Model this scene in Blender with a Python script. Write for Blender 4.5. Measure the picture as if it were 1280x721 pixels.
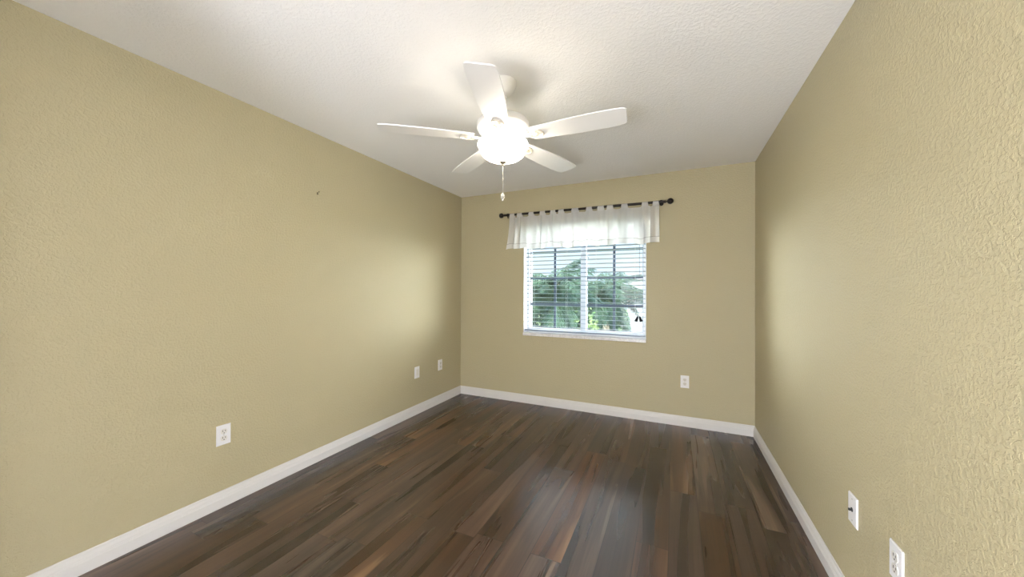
import bpy, bmesh, math, random
from mathutils import Vector, Matrix, Euler

# ------------------------------------------------------------------ scene, camera, light
S = bpy.context.scene
for o in list(bpy.data.objects):
    bpy.data.objects.remove(o)
COL = S.collection
PI = math.pi
random.seed(11)

W, D, H = 3.073, 4.05, 2.44            # room width, depth, height (window wall at y = 0)
T = 0.20                               # wall thickness
WX0, WX1, WZ0, WZ1 = 0.845, 2.168, 0.79, 2.035   # window opening

S.view_settings.view_transform = 'Standard'
S.view_settings.look = 'None'
S.view_settings.gamma = 1.0
S.view_settings.use_curve_mapping = False
S.view_settings.exposure = 0.36
S.cycles.max_bounces = 12
S.cycles.diffuse_bounces = 8
S.cycles.transparent_max_bounces = 24
S.cycles.use_denoising = True
S.cycles.sample_clamp_indirect = 6.0

cam_d = bpy.data.cameras.new('camera')
cam = bpy.data.objects.new('camera', cam_d)
COL.objects.link(cam)
YAW, PITCH, ROLL = 0.43038, 0.00541, 0.00491
r0 = Vector((math.cos(YAW), math.sin(YAW), 0))
fw = Vector((-math.sin(YAW) * math.cos(PITCH), math.cos(YAW) * math.cos(PITCH), math.sin(PITCH)))
u0 = r0.cross(fw)
rr = math.cos(ROLL) * r0 + math.sin(ROLL) * u0
uu = -math.sin(ROLL) * r0 + math.cos(ROLL) * u0
M = Matrix((rr, uu, -fw)).transposed().to_4x4()
M.translation = Vector((2.4237, -3.7539, 1.2829))
cam.matrix_world = M
cam_d.sensor_fit = 'HORIZONTAL'
cam_d.sensor_width = 36.0
cam_d.lens = 442.6 / 1280 * 36.0
cam_d.clip_start = 0.02
S.camera = cam

SKY_STRENGTH = 1.0        # scales the whole sky
SUN_STRENGTH = 1.0
LAMP_WATTS = 1.5        # each of the three bulbs
BOWL_GLOW = 5.0
HALL_FILL_WATTS = 175.0       # each added fill light in the unseen hall

world = bpy.data.worlds.new('sky')
S.world = world
world.use_nodes = True
nt = world.node_tree
bg = nt.nodes['Background']
tc = nt.nodes.new('ShaderNodeTexCoord')
sx = nt.nodes.new('ShaderNodeSeparateXYZ')
rmp = nt.nodes.new('ShaderNodeValToRGB')
nt.links.new(tc.outputs['Generated'], sx.inputs[0])
nt.links.new(sx.outputs['Z'], rmp.inputs[0])
# the sky is brighter low on either side than straight out
ab = nt.nodes.new('ShaderNodeMath')
ab.operation = 'ABSOLUTE'
nt.links.new(sx.outputs['X'], ab.inputs[0])
rmx = nt.nodes.new('ShaderNodeValToRGB')
nt.links.new(ab.outputs[0], rmx.inputs[0])
rmx.color_ramp.elements[0].position = 0.46
rmx.color_ramp.elements[0].color = (0, 0, 0, 1)
rmx.color_ramp.elements[1].position = 0.85
rmx.color_ramp.elements[1].color = (62.0, 59.5, 55.0, 1)
e = rmx.color_ramp.elements.new(0.64)
e.color = (18.0, 17.5, 16.7, 1)
lt = nt.nodes.new('ShaderNodeMix')
lt.data_type = 'RGBA'
lt.blend_type = 'LIGHTEN'
lt.inputs['Factor'].default_value = 1.0
nt.links.new(rmp.outputs[0], lt.inputs['A'])
nt.links.new(rmx.outputs[0], lt.inputs['B'])
nt.links.new(lt.outputs['Result'], bg.inputs[0])
# thin bright overcast: pale at the horizon, much brighter overhead
els = rmp.color_ramp.elements
els[0].color = (0.90, 1.0, 1.09, 1)
els[1].color = (9.0, 9.2, 9.5, 1)
for pos, c in ((0.15, (0.94, 1.03, 1.12, 1)), (0.40, (10.0, 9.5, 8.9, 1))):
    e = els.new(pos)
    e.color = c
bg.inputs[1].default_value = SKY_STRENGTH

sun_d = bpy.data.lights.new('sun', 'SUN')
sun_d.energy = SUN_STRENGTH
sun_d.color = (1.0, 0.94, 0.84)
sun_d.angle = 0.01
sun = bpy.data.objects.new('sun', sun_d)
sun.rotation_euler = Vector((0.35, 0.62, -0.70)).to_track_quat('-Z', 'Y').to_euler()   # from behind the house onto the trees
COL.objects.link(sun)

# added fill lights without fixtures, shining in from behind the camera
for hx, hy, hk in ((0.8, -5.5, 1.0), (3.55, -5.15, 1.0), (2.1, -5.3, 0.85)):
    hd = bpy.data.lights.new('hall_fill', 'POINT')
    hd.energy = HALL_FILL_WATTS * hk
    hd.color = (0.93, 1.0, 1.12)
    hd.shadow_soft_size = 0.22
    ho = bpy.data.objects.new('hall_fill', hd)
    ho.location = (hx, hy, 0.55)
    COL.objects.link(ho)


# ------------------------------------------------------------------ helpers
def obj(name, bm, mat=None, parent=None, smooth=False, loc=None):
    me = bpy.data.meshes.new(name)
    bmesh.ops.recalc_face_normals(bm, faces=bm.faces)
    if smooth:
        for f in bm.faces:
            f.smooth = True
    bm.to_mesh(me)
    bm.free()
    if smooth:
        try:
            me.set_sharp_from_angle(angle=math.radians(40))
        except Exception:
            pass
    o = bpy.data.objects.new(name, me)
    COL.objects.link(o)
    if mat:
        me.materials.append(mat)
    if parent:
        o.parent = parent
    if loc:
        o.location = loc
    return o


def empty(name, loc=(0, 0, 0), rot=(0, 0, 0)):
    o = bpy.data.objects.new(name, None)
    o.empty_display_size = 0.05
    o.location = loc
    o.rotation_euler = rot
    COL.objects.link(o)
    return o


def tag(o, label=None, cat=None, group=None, kind=None):
    for k, v in (('label', label), ('category', cat), ('group', group), ('kind', kind)):
        if v:
            o[k] = v
    return o


def add_box(bm, a, b, bevel=0.0, mat4=None):
    vs = [bm.verts.new((x, y, z)) for x in (a[0], b[0]) for y in (a[1], b[1]) for z in (a[2], b[2])]
    fs = []
    for q in ((0, 1, 3, 2), (4, 6, 7, 5), (0, 4, 5, 1), (2, 3, 7, 6), (0, 2, 6, 4), (1, 5, 7, 3)):
        fs.append(bm.faces.new([vs[i] for i in q]))
    if bevel:
        es = list({e for f in fs for e in f.edges})
        r = bmesh.ops.bevel(bm, geom=es, offset=bevel, segments=2, affect='EDGES', profile=0.6)
        vs = list({v for f in r['faces'] for v in f.verts} | {v for v in vs if v.is_valid})
    if mat4:
        bmesh.ops.transform(bm, matrix=mat4, verts=[v for v in vs if v.is_valid])
    return vs


def box(a, b, bevel=0.0):
    bm = bmesh.new()
    add_box(bm, a, b, bevel)
    return bm


def add_lathe(bm, prof, seg=48, c=(0, 0, 0), axis='Z'):
    rings = []
    for r, z in prof:
        if r < 1e-6:
            p = (0, 0, z)
            rings.append([p])
        else:
            rings.append([(r * math.cos(2 * PI * i / seg), r * math.sin(2 * PI * i / seg), z) for i in range(seg)])
    vr = []
    for ring in rings:
        l = []
        for p in ring:
            if axis == 'X':
                p = (p[2], p[0], p[1])
            elif axis == 'Y':
                p = (p[0], p[2], p[1])
            l.append(bm.verts.new((p[0] + c[0], p[1] + c[1], p[2] + c[2])))
        vr.append(l)
    for A, B in zip(vr, vr[1:]):
        if len(A) == 1 and len(B) == 1:
            continue
        for i in range(seg):
            j = (i + 1) % seg
            if len(A) == 1:
                bm.faces.new((A[0], B[i], B[j]))
            elif len(B) == 1:
                bm.faces.new((A[i], A[j], B[0]))
            else:
                bm.faces.new((A[i], A[j], B[j], B[i]))
    return bm


def lathe(prof, seg=48, c=(0, 0, 0), axis='Z'):
    return add_lathe(bmesh.new(), prof, seg, c, axis)


def add_tube(bm, pts, rad, seg=8, cap=True, closed=False):
    pts = [Vector(p) for p in pts]
    n = len(pts)
    rads = rad if isinstance(rad, (list, tuple)) else [rad] * n
    rings = []
    up = None
    for i, p in enumerate(pts):
        if closed:
            t = (pts[(i + 1) % n] - pts[i - 1]).normalized()
        else:
            t = (pts[min(i + 1, n - 1)] - pts[max(i - 1, 0)]).normalized()
        if up is None:
            up = Vector((0, 0, 1)) if abs(t.z) < 0.9 else Vector((1, 0, 0))
        a = t.cross(up).normalized()
        b = a.cross(t).normalized()
        up = b
        rings.append([bm.verts.new(p + rads[i] * (math.cos(2 * PI * k / seg) * a + math.sin(2 * PI * k / seg) * b)) for k in range(seg)])
    m = n if closed else n - 1
    for i in range(m):
        A, B = rings[i], rings[(i + 1) % n]
        for k in range(seg):
            bm.faces.new((A[k], A[(k + 1) % seg], B[(k + 1) % seg], B[k]))
    if cap and not closed:
        bm.faces.new(rings[0])
        bm.faces.new(rings[-1])
    return bm


def tube(pts, rad, seg=8, closed=False):
    return add_tube(bmesh.new(), pts, rad, seg, True, closed)


def add_prism(bm, outline, z0, z1):
    a = [bm.verts.new((x, y, z0)) for x, y in outline]
    b = [bm.verts.new((x, y, z1)) for x, y in outline]
    bm.faces.new(a)
    bm.faces.new(b)
    n = len(a)
    for i in range(n):
        bm.faces.new((a[i], a[(i + 1) % n], b[(i + 1) % n], b[i]))
    return a + b


# ------------------------------------------------------------------ materials
def principled(name, col, rough=0.5, metal=0.0, spec=0.5):
    m = bpy.data.materials.new(name)
    m.use_nodes = True
    b = m.node_tree.nodes['Principled BSDF']
    b.inputs['Base Color'].default_value = (*col, 1)
    b.inputs['Roughness'].default_value = rough
    b.inputs['Metallic'].default_value = metal
    b.inputs['Specular IOR Level'].default_value = spec
    return m


def N(m, t, **kw):
    n = m.node_tree.nodes.new(t)
    for k, v in kw.items():
        setattr(n, k, v)
    return n


def L(m, a, b):
    m.node_tree.links.new(a, b)


def mth(m, op, a, b=None, c=None):
    n = N(m, 'ShaderNodeMath', operation=op)
    for i, v in enumerate((a, b, c)):
        if v is None:
            continue
        if isinstance(v, (int, float)):
            n.inputs[i].default_value = v
        else:
            L(m, v, n.inputs[i])
    return n.outputs[0]


def ramp(m, fac, stops, interp='LINEAR'):
    n = N(m, 'ShaderNodeValToRGB')
    n.color_ramp.interpolation = interp
    els = n.color_ramp.elements
    while len(els) < len(stops):
        els.new(0.5)
    for e, (p, c) in zip(els, stops):
        e.position = p
        e.color = c if len(c) == 4 else (*c, 1)
    L(m, fac, n.inputs[0])
    return n.outputs[0]


def plaster(name, col, scale, dist, strength, spec=0.45, rough=0.5):
    """painted knock-down plaster: flattened splatters in the bump, faint mottling in the paint"""
    m = principled(name, col, rough, 0, spec)
    b = m.node_tree.nodes['Principled BSDF']
    t = N(m, 'ShaderNodeTexCoord')
    n1 = N(m, 'ShaderNodeTexNoise')
    n1.inputs['Scale'].default_value = scale
    n1.inputs['Detail'].default_value = 3
    n1.inputs['Roughness'].default_value = 0.55
    n1.inputs['Distortion'].default_value = 0.25
    L(m, t.outputs['Object'], n1.inputs['Vector'])
    h1 = ramp(m, n1.outputs['Fac'], [(0.44, (0, 0, 0)), (0.60, (1, 1, 1))], 'EASE')
    n2 = N(m, 'ShaderNodeTexNoise')
    n2.inputs['Scale'].default_value = scale * 3.2
    n2.inputs['Detail'].default_value = 2
    L(m, t.outputs['Object'], n2.inputs['Vector'])
    h = mth(m, 'MULTIPLY_ADD', n2.outputs['Fac'], 0.35, h1)
    bp = N(m, 'ShaderNodeBump')
    bp.inputs['Strength'].default_value = strength
    bp.inputs['Distance'].default_value = dist
    L(m, h, bp.inputs['Height'])
    L(m, bp.outputs['Normal'], b.inputs['Normal'])
    return m


WALL_COL = (0.445, 0.39, 0.243)
M_wall = plaster('wall_paint', WALL_COL, 82, 0.0020, 0.5)
M_ceil = plaster('ceiling_paint', (0.90, 0.885, 0.865), 70, 0.0016, 0.45, spec=0.1, rough=0.8)
M_white = principled('white_gloss_trim', (0.70, 0.68, 0.66), 0.35)
M_fanwhite = principled('white_enamel', (0.84, 0.82, 0.78), 0.35)
M_fanblade = principled('white_blade_laminate', (0.88, 0.87, 0.86), 0.42)
M_iron = principled('shaded_white_enamel', (0.66, 0.61, 0.52), 0.4)  # white paint of the irons, with its shade mixed into the colour
M_brush = principled('brushed_nickel', (0.62, 0.58, 0.50), 0.3, 0.9)
M_bronze = principled('dark_bronze', (0.022, 0.016, 0.013), 0.38, 0.55)
M_plate = principled('white_plastic_plate', (0.80, 0.79, 0.80), 0.32)
M_plate2 = principled('ivory_plastic', (0.72, 0.69, 0.64), 0.35)
M_slot = principled('slot_black', (0.015, 0.014, 0.013), 0.6)
M_screw = principled('screw_metal', (0.55, 0.53, 0.50), 0.35, 0.8)
M_frame = principled('white_vinyl', (0.84, 0.85, 0.87), 0.35)
M_slat = principled('backlit_blind_slat', (0.27, 0.325, 0.40), 0.4)  # white slats toned blue-grey: their backlit shade is in the colour
M_muntin = principled('grey_blue_muntin', (0.09, 0.115, 0.16), 0.45)
M_gasket = principled('dark_gasket', (0.09, 0.10, 0.13), 0.6)
M_cord = principled('white_cord', (0.70, 0.71, 0.74), 0.7)
M_blackplastic = principled('black_plastic', (0.01, 0.01, 0.012), 0.7, 0, 0.1)
M_nail = principled('dark_nail', (0.10, 0.075, 0.04), 0.45, 0.6)
M_sill = principled('white_marble_sill', (0.80, 0.78, 0.77), 0.25)

# marble veining on the sill
_b = M_sill.node_tree.nodes['Principled BSDF']
_t = N(M_sill, 'ShaderNodeTexCoord')
_n = N(M_sill, 'ShaderNodeTexNoise')
_n.inputs['Scale'].default_value = 9
_n.inputs['Detail'].default_value = 6
_n.inputs['Distortion'].default_value = 2.5
L(M_sill, _t.outputs['Object'], _n.inputs['Vector'])
L(M_sill, ramp(M_sill, _n.outputs['Fac'], [(0.42, (0.82, 0.80, 0.79)), (0.5, (0.70, 0.68, 0.68)), (0.56, (0.83, 0.81, 0.80))]), _b.inputs['Base Color'])


def mat_glass():
    m = bpy.data.materials.new('window_glass')
    m.use_nodes = True
    nt = m.node_tree
    nt.nodes.clear()
    out = N(m, 'ShaderNodeOutputMaterial')
    tr = N(m, 'ShaderNodeBsdfTransparent')
    tr.inputs[0].default_value = (0.90, 0.95, 0.985, 1)
    gl = N(m, 'ShaderNodeBsdfGlossy')
    gl.inputs['Roughness'].default_value = 0.02
    lw = N(m, 'ShaderNodeLayerWeight')
    lw.inputs['Blend'].default_value = 0.5
    fr = mth(m, 'MULTIPLY_ADD', mth(m, 'POWER', lw.outputs['Facing'], 5.0), 0.95, 0.04)
    mx = N(m, 'ShaderNodeMixShader')
    L(m, fr, mx.inputs[0])
    L(m, tr.outputs[0], mx.inputs[1])
    L(m, gl.outputs[0], mx.inputs[2])
    L(m, mx.outputs[0], out.inputs[0])
    return m


def mat_cloth(name, col, trans, see):
    """thin white voile: diffuse + translucent, and a little open weave"""
    m = bpy.data.materials.new(name)
    m.use_nodes = True
    m.node_tree.nodes.clear()
    out = N(m, 'ShaderNodeOutputMaterial')
    df = N(m, 'ShaderNodeBsdfDiffuse')
    df.inputs[0].default_value = (*col, 1)
    tl = N(m, 'ShaderNodeBsdfTranslucent')
    tl.inputs[0].default_value = (*col, 1)
    tp = N(m, 'ShaderNodeBsdfTransparent')
    m1 = N(m, 'ShaderNodeMixShader')
    m1.inputs[0].default_value = trans
    m2 = N(m, 'ShaderNodeMixShader')
    m2.inputs[0].default_value = see
    L(m, df.outputs[0], m1.inputs[1])
    L(m, tl.outputs[0], m1.inputs[2])
    L(m, m1.outputs[0], m2.inputs[1])
    L(m, tp.outputs[0], m2.inputs[2])
    t = N(m, 'ShaderNodeTexCoord')
    w = N(m, 'ShaderNodeTexNoise')
    w.inputs['Scale'].default_value = 900
    L(m, t.outputs['Object'], w.inputs['Vector'])
    bp = N(m, 'ShaderNodeBump')
    bp.inputs['Strength'].default_value = 0.15
    bp.inputs['Distance'].default_value = 0.0005
    L(m, w.outputs['Fac'], bp.inputs['Height'])
    L(m, bp.outputs[0], df.inputs['Normal'])
    L(m, m2.outputs[0], out.inputs[0])
    return m


def mat_bowl():
    """lit alabaster glass bowl of the lamp"""
    m = bpy.data.materials.new('lit_frosted_glass')
    m.use_nodes = True
    m.node_tree.nodes.clear()
    out = N(m, 'ShaderNodeOutputMaterial')
    tp = N(m, 'ShaderNodeBsdfTransparent')
    tp.inputs[0].default_value = (1.0, 0.96, 0.90, 1)
    tl = N(m, 'ShaderNodeBsdfTranslucent')
    tl.inputs[0].default_value = (0.95, 0.92, 0.86, 1)
    gl = N(m, 'ShaderNodeBsdfGlossy')
    gl.inputs['Roughness'].default_value = 0.2
    em = N(m, 'ShaderNodeEmission')
    em.inputs[0].default_value = (1.0, 0.98, 0.93, 1)
    em.inputs[1].default_value = BOWL_GLOW
    m1 = N(m, 'ShaderNodeMixShader')
    m1.inputs[0].default_value = 0.55
    L(m, tl.outputs[0], m1.inputs[1])
    L(m, tp.outputs[0], m1.inputs[2])
    m2 = N(m, 'ShaderNodeMixShader')
    m2.inputs[0].default_value = 0.06
    L(m, m1.outputs[0], m2.inputs[1])
    L(m, gl.outputs[0], m2.inputs[2])
    ad = N(m, 'ShaderNodeAddShader')
    L(m, m2.outputs[0], ad.inputs[0])
    L(m, em.outputs[0], ad.inputs[1])
    L(m, ad.outputs[0], out.inputs[0])
    return m


def mat_crystal():
    m = principled('crystal', (0.95, 0.93, 0.86), 0.05)
    b = m.node_tree.nodes['Principled BSDF']
    b.inputs['Transmission Weight'].default_value = 0.6
    b.inputs['IOR'].default_value = 1.5
    return m


def mat_floor():
    """dark acacia planks laid along the room's depth"""
    m = principled('acacia_planks', (0.06, 0.035, 0.024), 0.26, 0, 0.75)
    b = m.node_tree.nodes['Principled BSDF']
    t = N(m, 'ShaderNodeTexCoord')
    s = N(m, 'ShaderNodeSeparateXYZ')
    L(m, t.outputs['Object'], s.inputs[0])
    PW, PL = 0.153, 1.22
    u = mth(m, 'DIVIDE', mth(m, 'SUBTRACT', s.outputs['X'], 0.104), PW)
    row = mth(m, 'FLOOR', u)
    fu = mth(m, 'FRACT', u)
    wr = N(m, 'ShaderNodeTexWhiteNoise', noise_dimensions='1D')
    L(m, row, wr.inputs['W'])
    v = mth(m, 'ADD', mth(m, 'DIVIDE', s.outputs['Y'], PL), mth(m, 'MULTIPLY', wr.outputs['Value'], 7.31))
    colm = mth(m, 'FLOOR', v)
    fv = mth(m, 'FRACT', v)
    cb = N(m, 'ShaderNodeCombineXYZ')
    L(m, row, cb.inputs[0])
    L(m, colm, cb.inputs[1])
    wn = N(m, 'ShaderNodeTexWhiteNoise', noise_dimensions='3D')
    L(m, cb.outputs[0], wn.inputs['Vector'])
    sc = N(m, 'ShaderNodeSeparateColor')
    L(m, wn.outputs['Color'], sc.inputs[0])
    r1, r2, r3 = sc.outputs[0], sc.outputs[1], sc.outputs[2]

    def grain(sx_, sy_, detail, dist, rough=0.55, extra=0.0):
        c = N(m, 'ShaderNodeCombineXYZ')
        L(m, mth(m, 'MULTIPLY_ADD', s.outputs['X'], sx_, mth(m, 'MULTIPLY', r1, 37 + extra)), c.inputs[0])
        L(m, mth(m, 'MULTIPLY_ADD', s.outputs['Y'], sy_, mth(m, 'MULTIPLY', r2, 53 + extra)), c.inputs[1])
        L(m, mth(m, 'MULTIPLY', r3, 29 + extra), c.inputs[2])
        n = N(m, 'ShaderNodeTexNoise')
        n.inputs['Scale'].default_value = 1.0
        n.inputs['Detail'].default_value = detail
        n.inputs['Roughness'].default_value = rough
        n.inputs['Distortion'].default_value = dist
        L(m, c.outputs[0], n.inputs['Vector'])
        return n.outputs['Fac']
    g1 = grain(11, 0.6, 2.6, 0.6, 0.5)
    c1 = ramp(m, g1, [(0.28, (0.018, 0.0092, 0.006)), (0.45, (0.047, 0.0255, 0.0165)), (0.58, (0.072, 0.041, 0.0265)), (0.75, (0.115, 0.069, 0.045))])
    g2 = grain(7, 0.6, 2, 1.0, 0.45, extra=11)
    sap = ramp(m, g2, [(0.595, (0, 0, 0)), (0.66, (1, 1, 1))])
    mx = N(m, 'ShaderNodeMix', data_type='RGBA')
    L(m, mth(m, 'MULTIPLY', sap, 0.62), mx.inputs['Factor'])
    L(m, c1, mx.inputs['A'])
    mx.inputs['B'].default_value = (0.165, 0.110, 0.074, 1)
    g5 = grain(8, 0.65, 2.2, 1.2, 0.45, extra=23)
    hw = ramp(m, g5, [(0.60, (0, 0, 0)), (0.68, (1, 1, 1))])
    mxd = N(m, 'ShaderNodeMix', data_type='RGBA')
    L(m, mth(m, 'MULTIPLY', hw, 0.7), mxd.inputs['Factor'])
    L(m, mx.outputs['Result'], mxd.inputs['A'])
    mxd.inputs['B'].default_value = (0.016, 0.009, 0.006, 1)
    g3 = grain(95, 2.6, 3, 0.2, extra=5)
    fine = ramp(m, g3, [(0.3, (0.80, 0.79, 0.78)), (0.7, (1.16, 1.16, 1.16))])
    m2 = N(m, 'ShaderNodeMix', data_type='RGBA', blend_type='MULTIPLY')
    m2.inputs['Factor'].default_value = 1.0
    L(m, mxd.outputs['Result'], m2.inputs['A'])
    L(m, fine, m2.inputs['B'])
    tone = N(m, 'ShaderNodeHueSaturation')
    L(m, m2.outputs['Result'], tone.inputs['Color'])
    L(m, mth(m, 'MULTIPLY_ADD', r2, 0.75, 0.65), tone.inputs['Value'])
    L(m, mth(m, 'MULTIPLY_ADD', r3, 0.5, 0.85), tone.inputs['Saturation'])
    # seams
    ex = mth(m, 'MULTIPLY', mth(m, 'MINIMUM', fu, mth(m, 'SUBTRACT', 1.0, fu)), PW)
    ey = mth(m, 'MULTIPLY', mth(m, 'MINIMUM', fv, mth(m, 'SUBTRACT', 1.0, fv)), PL)
    e = mth(m, 'MINIMUM', ex, ey)
    seam = N(m, 'ShaderNodeMapRange')
    seam.inputs['From Min'].default_value = 0.0006
    seam.inputs['From Max'].default_value = 0.0028
    L(m, e, seam.inputs['Value'])
    m3 = N(m, 'ShaderNodeMix', data_type='RGBA')
    L(m, seam.outputs[0], m3.inputs['Factor'])
    m3.inputs['A'].default_value = (0.014, 0.008, 0.006, 1)
    L(m, tone.outputs['Color'], m3.inputs['B'])
    L(m, m3.outputs['Result'], b.inputs['Base Color'])
    # hand scraped ripple and seam groove
    g4 = grain(40, 4.0, 1, 0.6, extra=3)
    hgt = mth(m, 'ADD', mth(m, 'MULTIPLY', g4, 0.45), mth(m, 'MULTIPLY', seam.outputs[0], 0.8))
    bp = N(m, 'ShaderNodeBump')
    bp.inputs['Strength'].default_value = 0.28
    bp.inputs['Distance'].default_value = 0.0008
    L(m, hgt, bp.inputs['Height'])
    L(m, bp.outputs[0], b.inputs['Normal'])
    L(m, mth(m, 'MULTIPLY_ADD', g1, 0.12, 0.22), b.inputs['Roughness'])
    return m


def mat_leaf(name, c1, c2, scale=3.0):
    m = principled(name, c1, 0.7, 0, 0.04)
    b = m.node_tree.nodes['Principled BSDF']
    t = N(m, 'ShaderNodeTexCoord')
    n = N(m, 'ShaderNodeTexNoise')
    n.inputs['Scale'].default_value = scale
    L(m, t.outputs['Object'], n.inputs['Vector'])
    L(m, ramp(m, n.outputs['Fac'], [(0.35, c1), (0.65, c2)]), b.inputs['Base Color'])
    return m


M_glass = mat_glass()
M_voile = mat_cloth('white_voile', (0.86, 0.85, 0.83), 0.55, 0.06)
M_hem = mat_cloth('white_voile_double', (0.86, 0.85, 0.83), 0.45, 0.03)
M_seam = principled('white_seam_thread', (0.50, 0.48, 0.46), 0.8)
M_bowl = mat_bowl()
M_crystal = mat_crystal()
M_floor = mat_floor()
M_frond = mat_leaf('palm_leaflet', (0.005, 0.013, 0.011), (0.020, 0.038, 0.024))
M_bark = mat_leaf('grey_bark', (0.16, 0.13, 0.10), (0.26, 0.22, 0.18), 8)
M_leafA = mat_leaf('dark_leaf', (0.006, 0.015, 0.014), (0.015, 0.032, 0.022))
M_leafB = mat_leaf('yellow_green_leaf', (0.025, 0.05, 0.02), (0.07, 0.10, 0.035))
M_ground = mat_leaf('lawn_ground', (0.06, 0.10, 0.04), (0.10, 0.13, 0.06), 0.4)
M_stucco = principled('pale_stucco', (0.11, 0.112, 0.118), 0.85, 0, 0.1)


# ------------------------------------------------------------------ room shell
DX0, DX1, DZ = 1.35, 2.85, 2.05            # unseen doorway, added behind the camera to let fill light in
HY = -6.0                                # far wall of the added hall beyond it
f_ = obj('floor', box((-T, HY - T, -0.12), (W + 1.0, T, 0)), M_floor)
tag(f_, kind='structure')
c_ = obj('ceiling', box((-T, HY - T, H), (W + 1.0, T, H + 0.15)), M_ceil)
tag(c_, kind='structure')


def walls(nm, boxes, m):
    bm = bmesh.new()
    for a, b in boxes:
        add_box(bm, a, b)
    tag(obj(nm, bm, m), kind='structure')


walls('wall_left', [((-T, HY - T, 0), (0, T, H))], M_wall)
walls('wall_right', [((W, -D - T, 0), (W + T, T, H))], M_wall)
walls('wall_rear', [((0, -D - T, 0), (DX0, -D, H)), ((DX1, -D - T, 0), (W, -D, H)), ((DX0, -D - T, DZ), (DX1, -D, H))], M_ceil)  # unseen rear wall, white for extra bounce; its doorway is added
walls('wall_added_hall', [((0, HY - T, 0), (W + 1.0, HY, H)), ((W + 0.8, HY, 0), (W + 1.0, -D - T, H)), ((W + T, -D - T, 0), (W + 0.8, -D, H))], M_ceil)  # hall added to house the fill lights
# window wall with its opening as one clean mesh
bm = bmesh.new()
xs, zs = [0, WX0, WX1, W], [0, WZ0, WZ1, H]
g = {}
for yi, y in enumerate((0.0, T)):
    for i, x in enumerate(xs):
        for j, z in enumerate(zs):
            g[yi, i, j] = bm.verts.new((x, y, z))
for yi in (0, 1):
    for i in range(3):
        for j in range(3):
            if (i, j) != (1, 1):
                bm.faces.new((g[yi, i, j], g[yi, i + 1, j], g[yi, i + 1, j + 1], g[yi, i, j + 1]))
for a, b in (((1, 1), (2, 1)), ((2, 1), (2, 2)), ((2, 2), (1, 2)), ((1, 2), (1, 1)),
             ((0, 0), (3, 0)), ((3, 0), (3, 3)), ((3, 3), (0, 3)), ((0, 3), (0, 0))):
    if a in ((0, 0), (3, 0), (3, 3), (0, 3)):
        st = (max(-1, min(1, b[0] - a[0])), max(-1, min(1, b[1] - a[1])))
        cur = a
        while cur != b:
            nx = (cur[0] + st[0], cur[1] + st[1])
            bm.faces.new((g[0, cur[0], cur[1]], g[0, nx[0], nx[1]], g[1, nx[0], nx[1]], g[1, cur[0], cur[1]]))
            cur = nx
    else:
        bm.faces.new((g[0, a[0], a[1]], g[0, b[0], b[1]], g[1, b[0], b[1]], g[1, a[0], a[1]]))
tag(obj('wall_back', bm, M_wall), kind='structure')

# baseboards: (distance from wall, height) profile swept along each wall
BH = 0.095
PROF = [(0.0005, 0.0), (0.0145, 0.0), (0.0145, 0.052), (0.0125, 0.056), (0.0125, 0.060), (0.0105, 0.064), (0.0105, 0.070),
        (0.0075, 0.080), (0.0055, 0.084), (0.0055, 0.091), (0.0035, BH), (0.0005, BH)]


def baseboard(name, fn):
    """fn(d, end) gives the xy of a point d out from the wall at one end (mitred)"""
    bm = bmesh.new()
    ends = []
    for e in (0, 1):
        ends.append([bm.verts.new((*fn(d, e), z + 0.0005)) for d, z in PROF])
    n = len(PROF)
    for i in range(n):
        bm.faces.new((ends[0][i], ends[0][(i + 1) % n], ends[1][(i + 1) % n], ends[1][i]))
    bm.faces.new(ends[0])
    bm.faces.new(ends[1])
    tag(obj(name, bm, M_white), kind='structure')


baseboard('baseboard_left', lambda d, e: (d, -d - 0.0002 if e == 0 else -D + d))
baseboard('baseboard_right', lambda d, e: (W - d, -d - 0.0002 if e == 0 else -D + d))
baseboard('baseboard_back', lambda d, e: (d + 0.0002, -d) if e == 0 else (W - d - 0.0002, -d))
baseboard('baseboard_rear', lambda d, e: (d + 0.0002, -D + d) if e == 0 else (DX0 - 0.0002, -D + d))

# ------------------------------------------------------------------ window
win = tag(empty('window_1', ((WX0 + WX1) / 2, 0.12, WZ0)), kind='structure')
WL = Vector(win.location)


def wbox(name, a, b, mat, bevel=0.0, par=None):
    bm = box(a, b, bevel)
    bmesh.ops.translate(bm, verts=bm.verts, vec=-WL)
    return obj(name, bm, mat, par or win)


def wmulti(name, boxes, mat, bevel=0.0, par=None):
    bm = bmesh.new()
    for a, b in boxes:
        add_box(bm, a, b, bevel)
    bmesh.ops.translate(bm, verts=bm.verts, vec=-WL)
    return obj(name, bm, mat, par or win)


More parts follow.
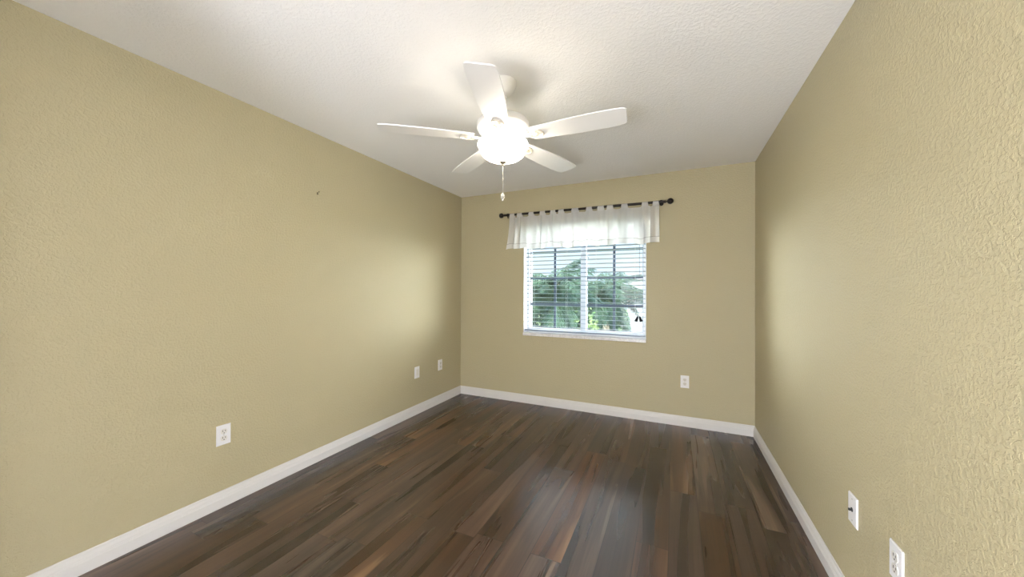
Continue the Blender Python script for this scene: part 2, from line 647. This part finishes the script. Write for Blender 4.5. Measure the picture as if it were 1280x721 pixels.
e_ = 0.001
GX0, GX1, GZ0, GZ1 = 0.880, 2.132, 0.852, 1.995
MX0, MX1 = 1.484, 1.546
wmulti('window_frame', [((WX0 + e_, 0.10, WZ0 + .012), (GX0, 0.185, WZ1 - e_)), ((GX1, 0.10, WZ0 + .012), (WX1 - e_, 0.185, WZ1 - e_)),
                        ((GX0, 0.10, WZ0 + .012), (GX1, 0.185, GZ0)), ((GX0, 0.10, GZ1), (GX1, 0.185, WZ1 - e_))], M_frame)
wbox('mullion', (MX0, 0.102, GZ0), (MX1, 0.18, GZ1), M_frame, 0.002)
for x0, x1 in ((GX0, MX0), (MX1, GX1)):
    q = 0.006
    wmulti('gasket', [((x0 + e_, 0.128, GZ0 + e_), (x0 + q, 0.15, GZ1 - e_)), ((x1 - q, 0.128, GZ0 + e_), (x1 - e_, 0.15, GZ1 - e_)),
                      ((x0 + q, 0.128, GZ0 + e_), (x1 - q, 0.15, GZ0 + q)), ((x0 + q, 0.128, GZ1 - q), (x1 - q, 0.15, GZ1 - e_))], M_gasket)
    pane = wbox('glass_pane', (x0 + q, 0.137, GZ0 + q), (x1 - q, 0.141, GZ1 - q), M_glass)
    xm = (x0 + x1) / 2
    bars = [((xm - .013, 0.128, GZ0 + q), (xm + .013, 0.136, GZ1 - q))]
    for z in (1.126, 1.425, 1.722):
        bars.append(((x0 + q, 0.1285, z - .013), (xm - .013, 0.1355, z + .013)))
        bars.append(((xm + .013, 0.1285, z - .013), (x1 - q, 0.1355, z + .013)))
    wmulti('muntin', bars, M_muntin)
# marble sill with a slight nose into the room
wbox('window_sill', (WX0 + e_, -0.014, WZ0 - .020), (WX1 - e_, 0.100, WZ0 + .012), M_sill, 0.003)
# white drywall returns of the opening are lined in white
wmulti('jamb_lining', [((WX0 + e_, 0.001, WZ0 + .013), (WX0 + .006, 0.099, WZ1 - e_)), ((WX1 - .006, 0.001, WZ0 + .013), (WX1 - e_, 0.099, WZ1 - e_)),
                       ((WX0 + .006, 0.001, WZ1 - .006), (WX1 - .006, 0.099, WZ1 - e_))], M_frame)

# ------------------------------------------------------------------ blind
bl = empty('window_blind', ((WX0 + WX1) / 2, 0.042, WZ1 - .008))
tag(bl, 'white horizontal slatted blind hanging open inside the window frame', 'blind')
BLV = Vector(bl.location)
SX0, SX1 = WX0 + .011, WX1 - .011


def bobj(name, bm, mat, par=None, smooth=False):
    bmesh.ops.translate(bm, verts=bm.verts, vec=-BLV)
    return obj(name, bm, mat, par or bl, smooth)


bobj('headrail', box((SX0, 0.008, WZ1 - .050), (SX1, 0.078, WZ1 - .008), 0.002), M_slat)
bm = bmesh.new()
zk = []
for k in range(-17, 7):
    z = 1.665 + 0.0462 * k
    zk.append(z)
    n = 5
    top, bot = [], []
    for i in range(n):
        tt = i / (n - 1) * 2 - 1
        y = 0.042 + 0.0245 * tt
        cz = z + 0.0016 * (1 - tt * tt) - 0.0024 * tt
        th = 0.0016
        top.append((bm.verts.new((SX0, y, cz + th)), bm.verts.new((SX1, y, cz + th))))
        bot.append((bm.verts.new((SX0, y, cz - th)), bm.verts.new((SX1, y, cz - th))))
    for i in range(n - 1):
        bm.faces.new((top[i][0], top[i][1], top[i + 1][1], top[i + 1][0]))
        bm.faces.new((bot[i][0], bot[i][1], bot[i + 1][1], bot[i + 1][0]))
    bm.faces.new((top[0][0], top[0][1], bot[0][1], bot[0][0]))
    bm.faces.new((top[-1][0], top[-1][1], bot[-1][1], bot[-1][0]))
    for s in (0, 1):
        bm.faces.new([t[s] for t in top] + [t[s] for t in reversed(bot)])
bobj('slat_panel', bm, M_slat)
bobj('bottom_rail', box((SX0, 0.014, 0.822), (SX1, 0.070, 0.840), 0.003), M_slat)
for x in (0.955, 1.345, 1.668, 2.06):
    bm = bmesh.new()
    for y in (0.0150, 0.0690):
        add_tube(bm, [(x, y, 0.838), (x, y, WZ1 - .049)], 0.0009, 6)
    for z in zk:
        add_tube(bm, [(x, 0.0155, z - .0035), (x, 0.0685, z - .0035)], 0.0005, 4)
    bobj('ladder_cord', bm, M_cord)
lc = bobj('lift_cord', tube([(2.103, 0.006, WZ1 - .049), (2.103, 0.005, 1.5), (2.102, 0.004, 1.018)], 0.0016, 6), M_gasket)
for dx, rot in ((-0.0165, 0.36), (0.0165, -0.36)):
    bm = lathe([(0, 0.026), (0.006, 0.025), (0.010, 0.010), (0.0150, -0.022), (0.0150, -0.028), (0, -0.028)], 16)
    bmesh.ops.transform(bm, matrix=Matrix.Translation((2.098 + dx, -0.004, 1.005)) @ Matrix.Rotation(rot, 4, 'Y'), verts=bm.verts)
    t_ = bobj('tassel', bm, M_blackplastic, lc, True)
    tag(t_, 'small black cone shaped tassel')

# ------------------------------------------------------------------ curtain rod and valance
RY, RZ0, RZ1 = -0.085, 2.1465, 2.1365        # the rod sags a little to the right
RX0, RX1 = 0.640, 2.345


def rz(x):
    return RZ0 + (RZ1 - RZ0) * (x - RX0) / (RX1 - RX0)


rod = empty('curtain_rod', ((RX0 + RX1) / 2, RY, (RZ0 + RZ1) / 2))
tag(rod, 'dark bronze curtain rod with round knobs mounted above the window', 'curtain rod')
RV = Vector(rod.location)


def robj(name, bm, mat=M_bronze, par=None):
    bmesh.ops.translate(bm, verts=bm.verts, vec=-RV)
    return obj(name, bm, mat, par or rod, True)


robj('pole', tube([(RX0, RY, RZ0), ((RX0 + RX1) / 2, RY, (RZ0 + RZ1) / 2), (RX1, RY, RZ1)], 0.0125, 20))
for x, s in ((RX0, -1), (RX1, 1)):
    prof = [(0, 0), (0.014, 0.0), (0.014, 0.006), (0.008, 0.009), (0.007, 0.014), (0.012, 0.017), (0.012, 0.020)]
    for i in range(1, 15):
        a = PI * (i / 15) * 0.94 + 0.06 * PI
        prof.append((0.0285 * math.sin(a), 0.0445 - 0.0285 * math.cos(a)))
    prof.append((0, 0.073))
    bm = lathe([(r, s * z) for r, z in prof], 28, (x - s * 0.004, RY, rz(x)), 'X')
    robj('finial', bm)
for x in (0.684, 2.306):
    z = rz(x)
    bm = lathe([(0, 0), (0.019, 0), (0.019, 0.004), (0.015, 0.007), (0, 0.007)], 24, (0, 0, 0), 'Y')
    bmesh.ops.transform(bm, matrix=Matrix.Translation((x, -0.0002, z)) @ Matrix.Rotation(PI, 4, 'Z'), verts=bm.verts)
    add_tube(bm, [(x, -0.006, z), (x, RY + .012, z)], 0.0065, 12)
    add_lathe(bm, [(0.0128, -0.010), (0.0175, -0.010), (0.0175, 0.010), (0.0128, 0.010)], 24, (x, RY, z), 'X')
    add_tube(bm, [(x, RY, z - .014), (x, RY, z - .036)], 0.0062, 12)
    robj('bracket', bm)

TABS = [(0.710, 0.772), (0.800, 0.865), (0.942, 1.004), (1.075, 1.138), (1.196, 1.256), (1.286, 1.349), (1.430, 1.507),
        (1.586, 1.648), (1.702, 1.770), (1.797, 1.860), (1.937, 2.000), (2.131, 2.190), (2.230, 2.286)]
val = empty('curtain_valance', (1.5, RY, 2.11))
tag(val, 'short sheer white tab top valance hanging from the dark rod over the window', 'valance')
VV = Vector(val.location)
mids = [(a + b) / 2 for a, b in TABS]
rv = random.Random(5)
folds = []                                   # (centre, width, depth) of each fold, drawn from the tab gaps
for a, b in zip(TABS, TABS[1:]):
    folds.append(((a[1] + b[0]) / 2, 0.35 * (b[0] - a[1]) + 0.010, 0.020 + 0.25 * (b[0] - a[1])))


GROOVES = [(0.774, .9), (0.838, 1.0), (1.083, .55), (1.222, 1.0), (1.324, .7), (1.446, 1.1), (1.606, .8), (1.716, .7), (1.811, 1.1), (2.05, .35), (2.148, .6), (2.205, .9)]


def vy(x, f):
    """cloth depth at height fraction f (0 top, 1 bottom)"""
    y = 0.0
    for c, w, d in folds:
        ww = w * (0.8 + 0.5 * f)
        y += (0.004 + 1.0 * d * (0.25 + 0.5 * f)) * math.exp(-((x - c - 0.012 * f * math.sin(c * 40)) / ww) ** 2)
    for k, (c, d) in enumerate(GROOVES):
        cc = c + 0.014 * (f - 0.5) * math.sin(c * 57)
        u = (x - cc) / (0.006 + 0.006 * f)
        y += 0.012 * d * (0.35 + 0.65 * f) * math.exp(-u * u) + 0.010 * d * math.tanh(u) * math.exp(-(u / 3) ** 2)
    y -= 0.010 * f * math.sin(x * 31 + 1.3) + 0.005 * f * math.sin(x * 73)
    y -= 0.004 * (1 - f) * math.sin(x * 95)
    return min(y, 0.058)


def vx(x, f):
    """pleats: the cloth doubles back on itself at each groove"""
    for c, d in GROOVES:
        s_ = (0.009 + 0.016 * f) * (0.7 + 0.3 * d)
        u = (x - c - 0.014 * (f - 0.5) * math.sin(c * 57)) / s_
        if abs(u) < 4:
            x -= 1.75 * d * s_ * u * math.exp(-u * u)
    return x


VX0, VX1 = 0.705, 2.288
NV, NZ = 960, 30
HEMF = 0.86


def vpos(i, f, dy=0.0):
    x = VX0 + (VX1 - VX0) * i / NV
    top = rz(x) - 0.022
    tabd = min(abs(x - c) for c in mids)
    gap = max(0.0, 1 - math.exp(-((tabd / 0.034) ** 4)))
    top -= 0.010 * gap
    bot = 1.752 + 0.007 * math.sin(x * 17) + 0.006 * math.sin(x * 43 + 1) + 0.010 * (x < 1.0) * (1.0 - x)
    z = top + (bot - top) * f
    flare = -0.042 * f ** 1.6 * max(0.0, 1 - (x - VX0) / 0.16)
    flare += 0.004 * f * math.sin(x * 31)
    return Vector((vx(x, f) + flare, RY - 0.006 + vy(x, f) + dy, z)) - VV


def cloth_patch(f0, f1, n, dy=0.0):
    bm = bmesh.new()
    rows = [[bm.verts.new(vpos(i, f0 + (f1 - f0) * j / n, dy)) for i in range(NV + 1)] for j in range(n + 1)]
    for j in range(n):
        for i in range(NV):
            bm.faces.new((rows[j][i], rows[j][i + 1], rows[j + 1][i + 1], rows[j + 1][i]))
    return bm


obj('cloth_panel', cloth_patch(0.0, HEMF, NZ), M_voile, val, True)
hem = obj('hem', cloth_patch(HEMF - 0.012, 1.0, 6, -0.0035), M_hem, val, True)
bm = bmesh.new()
add_tube(bm, [vpos(i, HEMF - 0.012, -0.0042) for i in range(0, NV + 1, 4)], 0.0028, 5)
obj('hem_stitching', bm, M_seam, hem, True)
for a, b in TABS:
    bm = bmesh.new()
    m_ = (a + b) / 2
    z0 = rz(m_)
    path = [(-0.0065 - 0.004, -0.034), (-0.0135, -0.018), (-0.0142, -0.008)]
    for k in range(11):
        an = PI - PI * k / 10
        path.append((0.0142 * math.cos(an), 0.0142 * math.sin(an)))
    path += [(0.0142, -0.008), (0.0115, -0.018), (0.004, -0.034)]
    rows = []
    for y, z in path:
        pinch = 0.90 if z > -0.005 else 1.0
        row = []
        for k in range(7):
            q = k / 6 * 2 - 1
            row.append(bm.verts.new(Vector((m_ + q * (b - a) / 2 * pinch, RY + y, z0 + z)) - VV))
        rows.append(row)
    for A, B in zip(rows, rows[1:]):
        for k in range(6):
            bm.faces.new((A[k], A[k + 1], B[k + 1], B[k]))
    obj('tab', bm, M_hem, val, True)

# ------------------------------------------------------------------ ceiling fan
FC = Vector((1.552, -1.985, H))
fan = empty('ceiling_fan', FC)
tag(fan, 'white five blade ceiling fan with a lit glass bowl lamp', 'ceiling fan')
Z = lambda z: z - H
obj('canopy', lathe([(0, -0.0005), (0.075, -0.0005), (0.076, -0.008), (0.073, -0.022), (0.062, -0.046), (0.046, -0.064), (0.034, -0.072), (0.024, -0.076), (0, -0.076)]), M_fanwhite, fan, True)
dr = obj('downrod', tube([(0, 0, -0.070), (0, 0, Z(2.22))], 0.0125, 20), M_fanwhite, fan, True)
bm = lathe([(0, Z(2.368)), (0.018, Z(2.366)), (0.021, Z(2.357)), (0.018, Z(2.348)), (0, Z(2.346))], 24)
obj('hanger_ball', bm, M_fanwhite, fan, True)
bm = lathe([(0, 0), (0.004, 0.0), (0.004, 0.004), (0, 0.005)], 12, (0, 0, 0), 'Y')
bmesh.ops.transform(bm, matrix=Matrix.Translation((-0.002, -0.0205, Z(2.357))) @ Matrix.Rotation(PI, 4, 'Z'), verts=bm.verts)
obj('set_screw', bm, M_slot, fan, True)
motor = obj('motor_housing', lathe([(0, Z(2.232)), (0.040, Z(2.232)), (0.060, Z(2.229)), (0.110, Z(2.228)), (0.136, Z(2.222)), (0.144, Z(2.212)), (0.146, Z(2.185)),
                           (0.142, Z(2.178)), (0.139, Z(2.176)), (0.134, Z(2.168)), (0.122, Z(2.160)), (0.116, Z(2.157)), (0.112, Z(2.150)), (0.085, Z(2.146)), (0, Z(2.146))], 64), M_fanwhite, fan, True)
bm = bmesh.new()
for k in range(30):                          # vent slits round the motor's lower shoulder
    a = 2 * PI * k / 30
    Mx = Matrix.Rotation(a, 4, 'Z') @ Matrix.Translation((0.129, 0, Z(2.1640))) @ Matrix.Rotation(-0.6, 4, 'Y')
    add_box(bm, (-0.008, -0.0035, -0.0015), (0.008, 0.0035, 0.0012), 0, Mx)
obj('vent_grille', bm, M_plate2, motor)
obj('rotor_plate', lathe([(0, Z(2.1455)), (0.096, Z(2.1455)), (0.098, Z(2.140)), (0.092, Z(2.134)), (0, Z(2.134))], 48), M_fanwhite, fan, True)
obj('switch_housing', lathe([(0, Z(2.1335)), (0.058, Z(2.1335)), (0.062, Z(2.128)), (0.066, Z(2.112)), (0.108, Z(2.107)), (0.112, Z(2.103)), (0.110, Z(2.100)), (0.060, Z(2.098)), (0, Z(2.098))], 48), M_fanwhite, fan, True)  # rim flared into an added pan that blocks bowl light from the ceiling
# glass bowl (open at the top, hung on a centre stem)
bowl_prof = [(0.128, Z(2.108)), (0.137, Z(2.103)), (0.1415, Z(2.092)), (0.139, Z(2.083)), (0.1335, Z(2.077)), (0.131, Z(2.068)), (0.126, Z(2.052)), (0.114, Z(2.035)),
             (0.094, Z(2.020)), (0.066, Z(2.009)), (0.036, Z(2.002)), (0.010, Z(1.999))]
inner = [(r - 0.004, z + 0.003) for r, z in reversed(bowl_prof[1:-1])]
obj('glass_bowl', lathe(bowl_prof + [(0.010, Z(2.003))] + inner + [(0.128, Z(2.108))], 64), M_bowl, fan, True)
obj('bowl_stem', tube([(0, 0, Z(2.097)), (0, 0, Z(2.000))], 0.004, 12), M_brush, fan, True)
obj('bowl_finial', lathe([(0, Z(2.0015)), (0.021, Z(1.9995)), (0.0215, Z(1.996)), (0.016, Z(1.991)), (0.008, Z(1.988)), (0.005, Z(1.984)), (0.007, Z(1.980)), (0.004, Z(1.975)), (0, Z(1.974))], 28), M_brush, fan, True)
chain = bmesh.new()
zc = 1.974
while zc > 1.828:
    bmesh.ops.create_icosphere(chain, subdivisions=1, radius=0.0017, matrix=Matrix.Translation((0, 0, Z(zc))))
    zc -= 0.0042
add_tube(chain, [(0, 0, Z(1.975)), (0, 0, Z(1.826))], 0.0006, 5)
add_lathe(chain, [(0, 0.006), (0.003, 0.005), (0.004, 0), (0.003, -0.005), (0, -0.006)], 12, (0, 0, Z(1.905)))
ch = obj('pull_chain', chain, M_brush, fan, True)
fob = lathe([(0, Z(1.830)), (0.004, Z(1.828)), (0.005, Z(1.822)), (0.009, Z(1.816)), (0.0125, Z(1.807)), (0.010, Z(1.798)), (0.005, Z(1.792)), (0.004, Z(1.784)), (0, Z(1.780))], 10)
obj('pull_fob', fob, M_crystal, ch)

PITCH_B = math.radians(8)
TH0 = math.radians(0.3)


def blade_outline():
    """(r, half width lead, half width trail) down the blade"""
    st = [(0.165, 0.046), (0.172, 0.052), (0.20, 0.0555), (0.28, 0.061), (0.38, 0.0675), (0.48, 0.0705), (0.56, 0.0700), (0.61, 0.0675), (0.638, 0.0650), (0.652, 0.0600), (0.659, 0.0500)]
    up = [(r, w) for r, w in st]
    # slightly bowed trailing edge, squarer at the tip's trailing corner
    dn = [(r + (0.006 if r > 0.63 else 0), -w) for r, w in reversed(st)]
    return up + dn


def make_iron():
    bm = bmesh.new()
    # flat arm from rotor to blade
    out = [(0.070, -0.014), (0.100, -0.011), (0.130, -0.011), (0.158, -0.016), (0.165, -0.016), (0.165, 0.016), (0.158, 0.016), (0.130, 0.011), (0.100, 0.011), (0.070, 0.014)]
    add_prism(bm, out, -0.0085, -0.0045)
    # oval open ring with an inner medallion under the blade root
    n = 40
    cx, rx, ry = 0.197, 0.040, 0.030
    add_tube(bm, [(cx + rx * math.cos(2 * PI * k / n), ry * math.sin(2 * PI * k / n), -0.0085) for k in range(n)], 0.0050, 8, False, True)
    add_lathe(bm, [(0, -0.006), (0.017, -0.006), (0.0165, -0.010), (0.009, -0.014), (0, -0.0145)], 24, (cx, 0, 0))
    add_box(bm, (cx - 0.038, -0.007, -0.010), (cx + 0.038, 0.007, -0.0045), 0.001)
    return bm


proto_b = proto_i = None
for k in range(5):
    a = TH0 + k * 2 * PI / 5
    if k == 0:
        bm = make_iron()
        proto_i = obj('blade_iron', bm, M_iron, fan, True)
        bm = bmesh.new()
        add_prism(bm, blade_outline(), -0.003, 0.003)
        bmesh.ops.bevel(bm, geom=[e for e in bm.edges if abs(e.verts[0].co.z - e.verts[1].co.z) < 1e-5], offset=0.0015, segments=2, affect='EDGES')
        proto_b = obj('blade', bm, M_fanblade, fan)
        pi_, pb_ = proto_i, proto_b
        scs = []
        for sxx in (0.172, 0.222):
            scs.append(obj('screw', lathe([(0, -0.0125), (0.004, -0.0115), (0.0045, -0.010), (0.0045, -0.006), (0, -0.006)], 10, (sxx, 0, 0)), M_screw, proto_i, True))
    else:
        pi_ = proto_i.copy()
        pb_ = proto_b.copy()
        for o in (pi_, pb_):
            COL.objects.link(o)
            o.parent = fan
        for sc_ in scs:
            s2 = sc_.copy()
            COL.objects.link(s2)
            s2.parent = pi_
    for o in (pi_, pb_):
        # tangential +t edge lower: rotate about the blade's own axis
        o.matrix_local = Matrix.Translation((0, 0, Z(2.128))) @ Matrix.Rotation(a, 4, 'Z') @ Matrix.Rotation(-PITCH_B, 4, 'X')

for k in range(3):                           # the lamp's three bulbs
    a = 2 * PI * k / 3 + 0.87
    ld = bpy.data.lights.new('bulb', 'POINT')
    ld.energy = LAMP_WATTS
    ld.color = (1.0, 0.90, 0.72)
    ld.shadow_soft_size = 0.016
    lo = bpy.data.objects.new('bulb_light', ld)
    lo.location = (0.084 * math.cos(a), 0.084 * math.sin(a), Z(2.042))
    lo.parent = fan
    COL.objects.link(lo)

# ------------------------------------------------------------------ wall plates
# built facing +Y locally (out of the wall), then turned to their wall
PWd, PHt, PT = 0.073, 0.117, 0.006


def plate_root(name, loc, rz_, label, cat, group=None):
    r = empty(name, loc, (0, 0, rz_))
    return tag(r, label, cat, group)


def cover(root, thick=PT, mat=M_plate):
    bm = bmesh.new()
    add_box(bm, (-PWd / 2, 0.0004, -PHt / 2), (PWd / 2, thick, PHt / 2))
    ed = [e for e in bm.edges if min(v.co.y for v in e.verts) > thick - 1e-5]
    bmesh.ops.bevel(bm, geom=ed, offset=0.0022, segments=3, affect='EDGES')
    return obj('cover_plate', bm, mat, root)


def yscrew(root, x, z, y=PT):
    bm = lathe([(0, 0), (0.0034, 0), (0.0030, 0.0009), (0, 0.0013)], 14, (x, y, z), 'Y')
    return obj('screw', bm, M_screw, root, True)


def outlet(loc, rz_, label):
    r = plate_root('wall_outlet', loc, rz_, label, 'outlet')
    cover(r)
    for s in (1, -1):
        zc_ = s * 0.0195
        out = []
        n = 28
        for k in range(n):
            a = 2 * PI * k / n
            out.append((0.0172 * math.cos(a), max(-0.0142, min(0.0142, 0.0172 * math.sin(a)))))
        bm = bmesh.new()
        vs = add_prism(bm, out, PT - 0.0005, PT + 0.0022)
        bmesh.ops.transform(bm, matrix=Matrix(((1, 0, 0, 0), (0, 0, 1, 0), (0, 1, 0, zc_), (0, 0, 0, 1))), verts=bm.verts)
        f = obj('receptacle', bm, M_plate2, r)
        for xx, hh in ((-0.0065, 0.0080), (0.0065, 0.0095)):
            obj('slot', box((xx - .0014, PT + .0018, zc_ + .0015 - hh / 2 + .002), (xx + .0014, PT + .0026, zc_ + .0015 + hh / 2 + .002)), M_slot, f)
        obj('ground_hole', lathe([(0, 0), (0.0028, 0), (0.0028, 0.0008), (0, 0.0008)], 14, (0, PT + .0018, zc_ - .0085), 'Y'), M_slot, f)
    yscrew(r, 0, 0)
    return r


LEFT, BACK, RIGHT = -PI / 2, PI, PI / 2
outlet((0.0, -2.557, 0.4225), LEFT, 'white duplex outlet on the left wall, nearest to the camera and away from the corner')
outlet((0.0, -0.428, 0.433), LEFT, 'white duplex outlet on the left wall nearest to the far corner')
outlet((2.514, 0.0, 0.4225), BACK, 'white duplex outlet on the window wall, below and right of the window')
outlet((W, -2.208, 0.418), RIGHT, 'white duplex outlet low on the right wall, cut by the bottom picture edge')

r = plate_root('wall_plate', (0.0, -0.828, 0.430), LEFT, 'white wall plate with one tall rectangular insert on the left wall between two outlets', 'wall plate')
cover(r, 0.0075)
ins = obj('rocker_insert', box((-0.0165, 0.007, -0.0335), (0.0165, 0.0098, 0.0335), 0.001), M_plate2, r)
for z in (0.047, -0.047):
    yscrew(r, 0, z, 0.0075)

r = plate_root('cable_plate', (W, -1.905, 0.4185), RIGHT, 'white wall plate with a dark cable jack in its middle on the right wall', 'wall plate')
cover(r)
bm = lathe([(0, 0), (0.0072, 0), (0.0072, 0.0030), (0.0050, 0.0032), (0.0050, 0.0110), (0.0042, 0.0118), (0, 0.0118)], 6, (0, PT, 0), 'Y')
add_lathe(bm, [(0.0075, 0.0), (0.0085, 0.0005), (0.0085, 0.002), (0.0072, 0.0025)], 20, (0, PT, 0), 'Y')
obj('cable_jack', bm, M_slot, r)
for z in (0.042, -0.042):
    yscrew(r, 0, z)

# nail high on the left wall
nl = bmesh.new()
add_tube(nl, [(-0.004, 0, 0), (0.010, 0, 0.002), (0.018, 0, 0.006)], 0.0016, 8)
add_lathe(nl, [(0, 0), (0.0042, 0), (0.0042, 0.0015), (0, 0.002)], 12, (0.018, 0, 0.006), 'X')
add_box(nl, (0.0002, -0.004, -0.014), (0.002, 0.004, 0.004), 0.0005)
add_tube(nl, [(0.0015, 0, -0.011), (0.009, 0, -0.011), (0.012, 0, -0.006)], 0.0016, 8)
no = obj('nail', nl, M_nail, None, True, (0.0, -1.964, 2.003))
tag(no, 'small dark nail sticking out high on the bare left wall', 'nail')

# ------------------------------------------------------------------ outside the window
GZ = -3.0
tag(obj('ground', box((-40, 0.6, GZ - 0.2), (40, 80, GZ)), M_ground), kind='structure')


def frond_mesh(seed, length, droop):
    rn = random.Random(seed)
    bm = bmesh.new()
    n = 26
    pts = []
    for i in range(n + 1):
        t = i / n
        pts.append(Vector((length * (t - 0.18 * droop * t * t), 0, length * (0.42 * t - (0.55 + 0.5 * droop) * t * t))))
    add_tube(bm, pts, [0.018 * (1 - 0.85 * i / n) for i in range(n + 1)], 5)
    for i in range(3, n + 1):
        for sub in (0, 0.5):
            t = (i - sub) / n
            j = min(int(t * n), n - 1)
            p = pts[j].lerp(pts[j + 1], t * n - j)
            tan = (pts[j + 1] - pts[j]).normalized()
            ln = length * (0.30 * math.sin(PI * min(1, t * 0.93 + 0.07)) + 0.05)
            for s in (-1, 1):
                d = (Vector((0, s, 0)) * 0.85 + tan * 0.55 + Vector((0, 0, -0.10 - 0.5 * rn.random()))).normalized()
                w = 0.010 + 0.006 * rn.random()
                e = p + d * ln * (0.5) + Vector((0, 0, -0.02 * ln))
                q = p + d * ln * 0.92 + Vector((0, 0, -0.35 * ln * (0.5 + rn.random())))
                wv = tan * w
                a, b = bm.verts.new(p - wv * 0.5), bm.verts.new(p + wv * 0.5)
                c, d2 = bm.verts.new(e + wv), bm.verts.new(e - wv)
                f = bm.verts.new(q)
                bm.faces.new((a, b, c, d2))
                bm.faces.new((d2, c, f))
    me_o = obj('frond', bm, M_frond)
    return me_o


frond_protos = None


def palm(x, y, ztop, nf, size, seed, label):
    global frond_protos
    rn = random.Random(seed)
    root = empty('palm_tree', (x, y, GZ))
    tag(root, label, 'tree', 'palms outside the window')
    h = ztop - GZ
    obj('trunk', tube([(0.25, 0.1, 0), (0.12, 0.05, h * 0.4), (0.02, 0, h * 0.8), (0, 0, h)], [0.17, 0.13, 0.11, 0.09], 12), M_bark, root, True)
    first = frond_protos is None
    if first:
        frond_protos = [frond_mesh(3, 1.0, 0.2), frond_mesh(4, 1.0, 0.9), frond_mesh(5, 1.0, 1.5)]
        spare = list(frond_protos)
    for k in range(nf):
        pr = frond_protos[k % 3]
        if first and spare and pr in spare:
            o = pr
            spare.remove(pr)
        else:
            o = pr.copy()
            COL.objects.link(o)
        o.parent = root
        az = k * 2.39996 + rn.uniform(-0.3, 0.3)
        lift = (0.9 - 1.5 * (k / nf)) + rn.uniform(-0.15, 0.15)
        o.location = (0, 0, h - 0.05 + 0.04 * rn.random())
        o.rotation_euler = Euler((rn.uniform(-0.2, 0.2), -lift, az), 'XYZ')
        sz = size * rn.uniform(0.85, 1.1)
        o.scale = (sz, sz, sz)


def leafy(name, x, y, z0, z1, rx, ry, count, leaf, mat, seed, label, cat='tree', group=None):
    rn = random.Random(seed)
    root = empty(name, (x, y, GZ))
    tag(root, label, cat, group)
    bm = bmesh.new()
    add_tube(bm, [(0, 0, 0), (0.05, 0, (z0 - GZ) * 0.6), (0, 0, (z0 + z1) / 2 - GZ)], [0.12, 0.09, 0.05], 10)
    for k in range(5):
        a = k * 1.3
        add_tube(bm, [(0.02, 0, (z0 - GZ) * 0.75), (rx * 0.5 * math.cos(a), ry * 0.5 * math.sin(a), (z0 + z1) / 2 - GZ)], [0.05, 0.02], 6)
    obj('trunk', bm, M_bark, root, True)
    bm = bmesh.new()
    cz, rzv = (z0 + z1) / 2 - GZ, (z1 - z0) / 2
    lumps = [(rn.gauss(0, .45), rn.gauss(0, .45), rn.gauss(0, .45)) for _ in range(16)]
    for _ in range(count):
        l = rn.choice(lumps)
        p = [l[i] + rn.gauss(0, 0.26) for i in range(3)]
        q = math.sqrt(sum(v * v for v in p))
        if q > 1:
            p = [v / q * rn.uniform(0.8, 1.0) for v in p]
        c = Vector((p[0] * rx, p[1] * ry, cz + p[2] * rzv))
        s = leaf * rn.uniform(0.6, 1.3)
        d = Vector((rn.gauss(0, 1), rn.gauss(0, 1), rn.gauss(-0.3, 0.6))).normalized()
        n = d.cross(Vector((rn.gauss(0, 1), rn.gauss(0, 1), rn.gauss(0, 1)))).normalized()
        vs = [bm.verts.new(c), bm.verts.new(c + d * s * .5 + n * s * .25), bm.verts.new(c + d * s), bm.verts.new(c + d * s * .5 - n * s * .25)]
        bm.faces.new(vs)
    obj('foliage', bm, mat, root)


palm(-0.30, 4.5, 1.28, 36, 1.35, 21, 'feathery palm outside, seen through the left half of the window')
palm(0.28, 8.5, 1.15, 40, 1.55, 22, 'feathery palm outside, seen through the right half of the window')
leafy('leafy_tree', -2.6, 13.5, -2.6, 2.1, 2.6, 1.2, 9000, 0.26, M_leafA, 31, 'dark leafy tree outside behind the palms')
leafy('leafy_shrub', 0.95, 2.4, -1.2, 1.12, 0.36, 0.36, 2600, 0.08, M_leafB, 32, 'yellow green leafy shrub outside in front of the palms', 'shrub')
hs = empty('neighbouring_house', (2.9, 20.0, GZ))
tag(hs, 'pale flat roofed house outside, beyond the palms at the right edge of the window', 'house')
obj('wall', box((-3.2, 0, 0), (5.0, 6.0, 5.0)), M_stucco, hs)
obj('parapet', box((-3.3, -0.1, 5.0), (5.1, 6.1, 5.25), 0.03), M_stucco, hs)
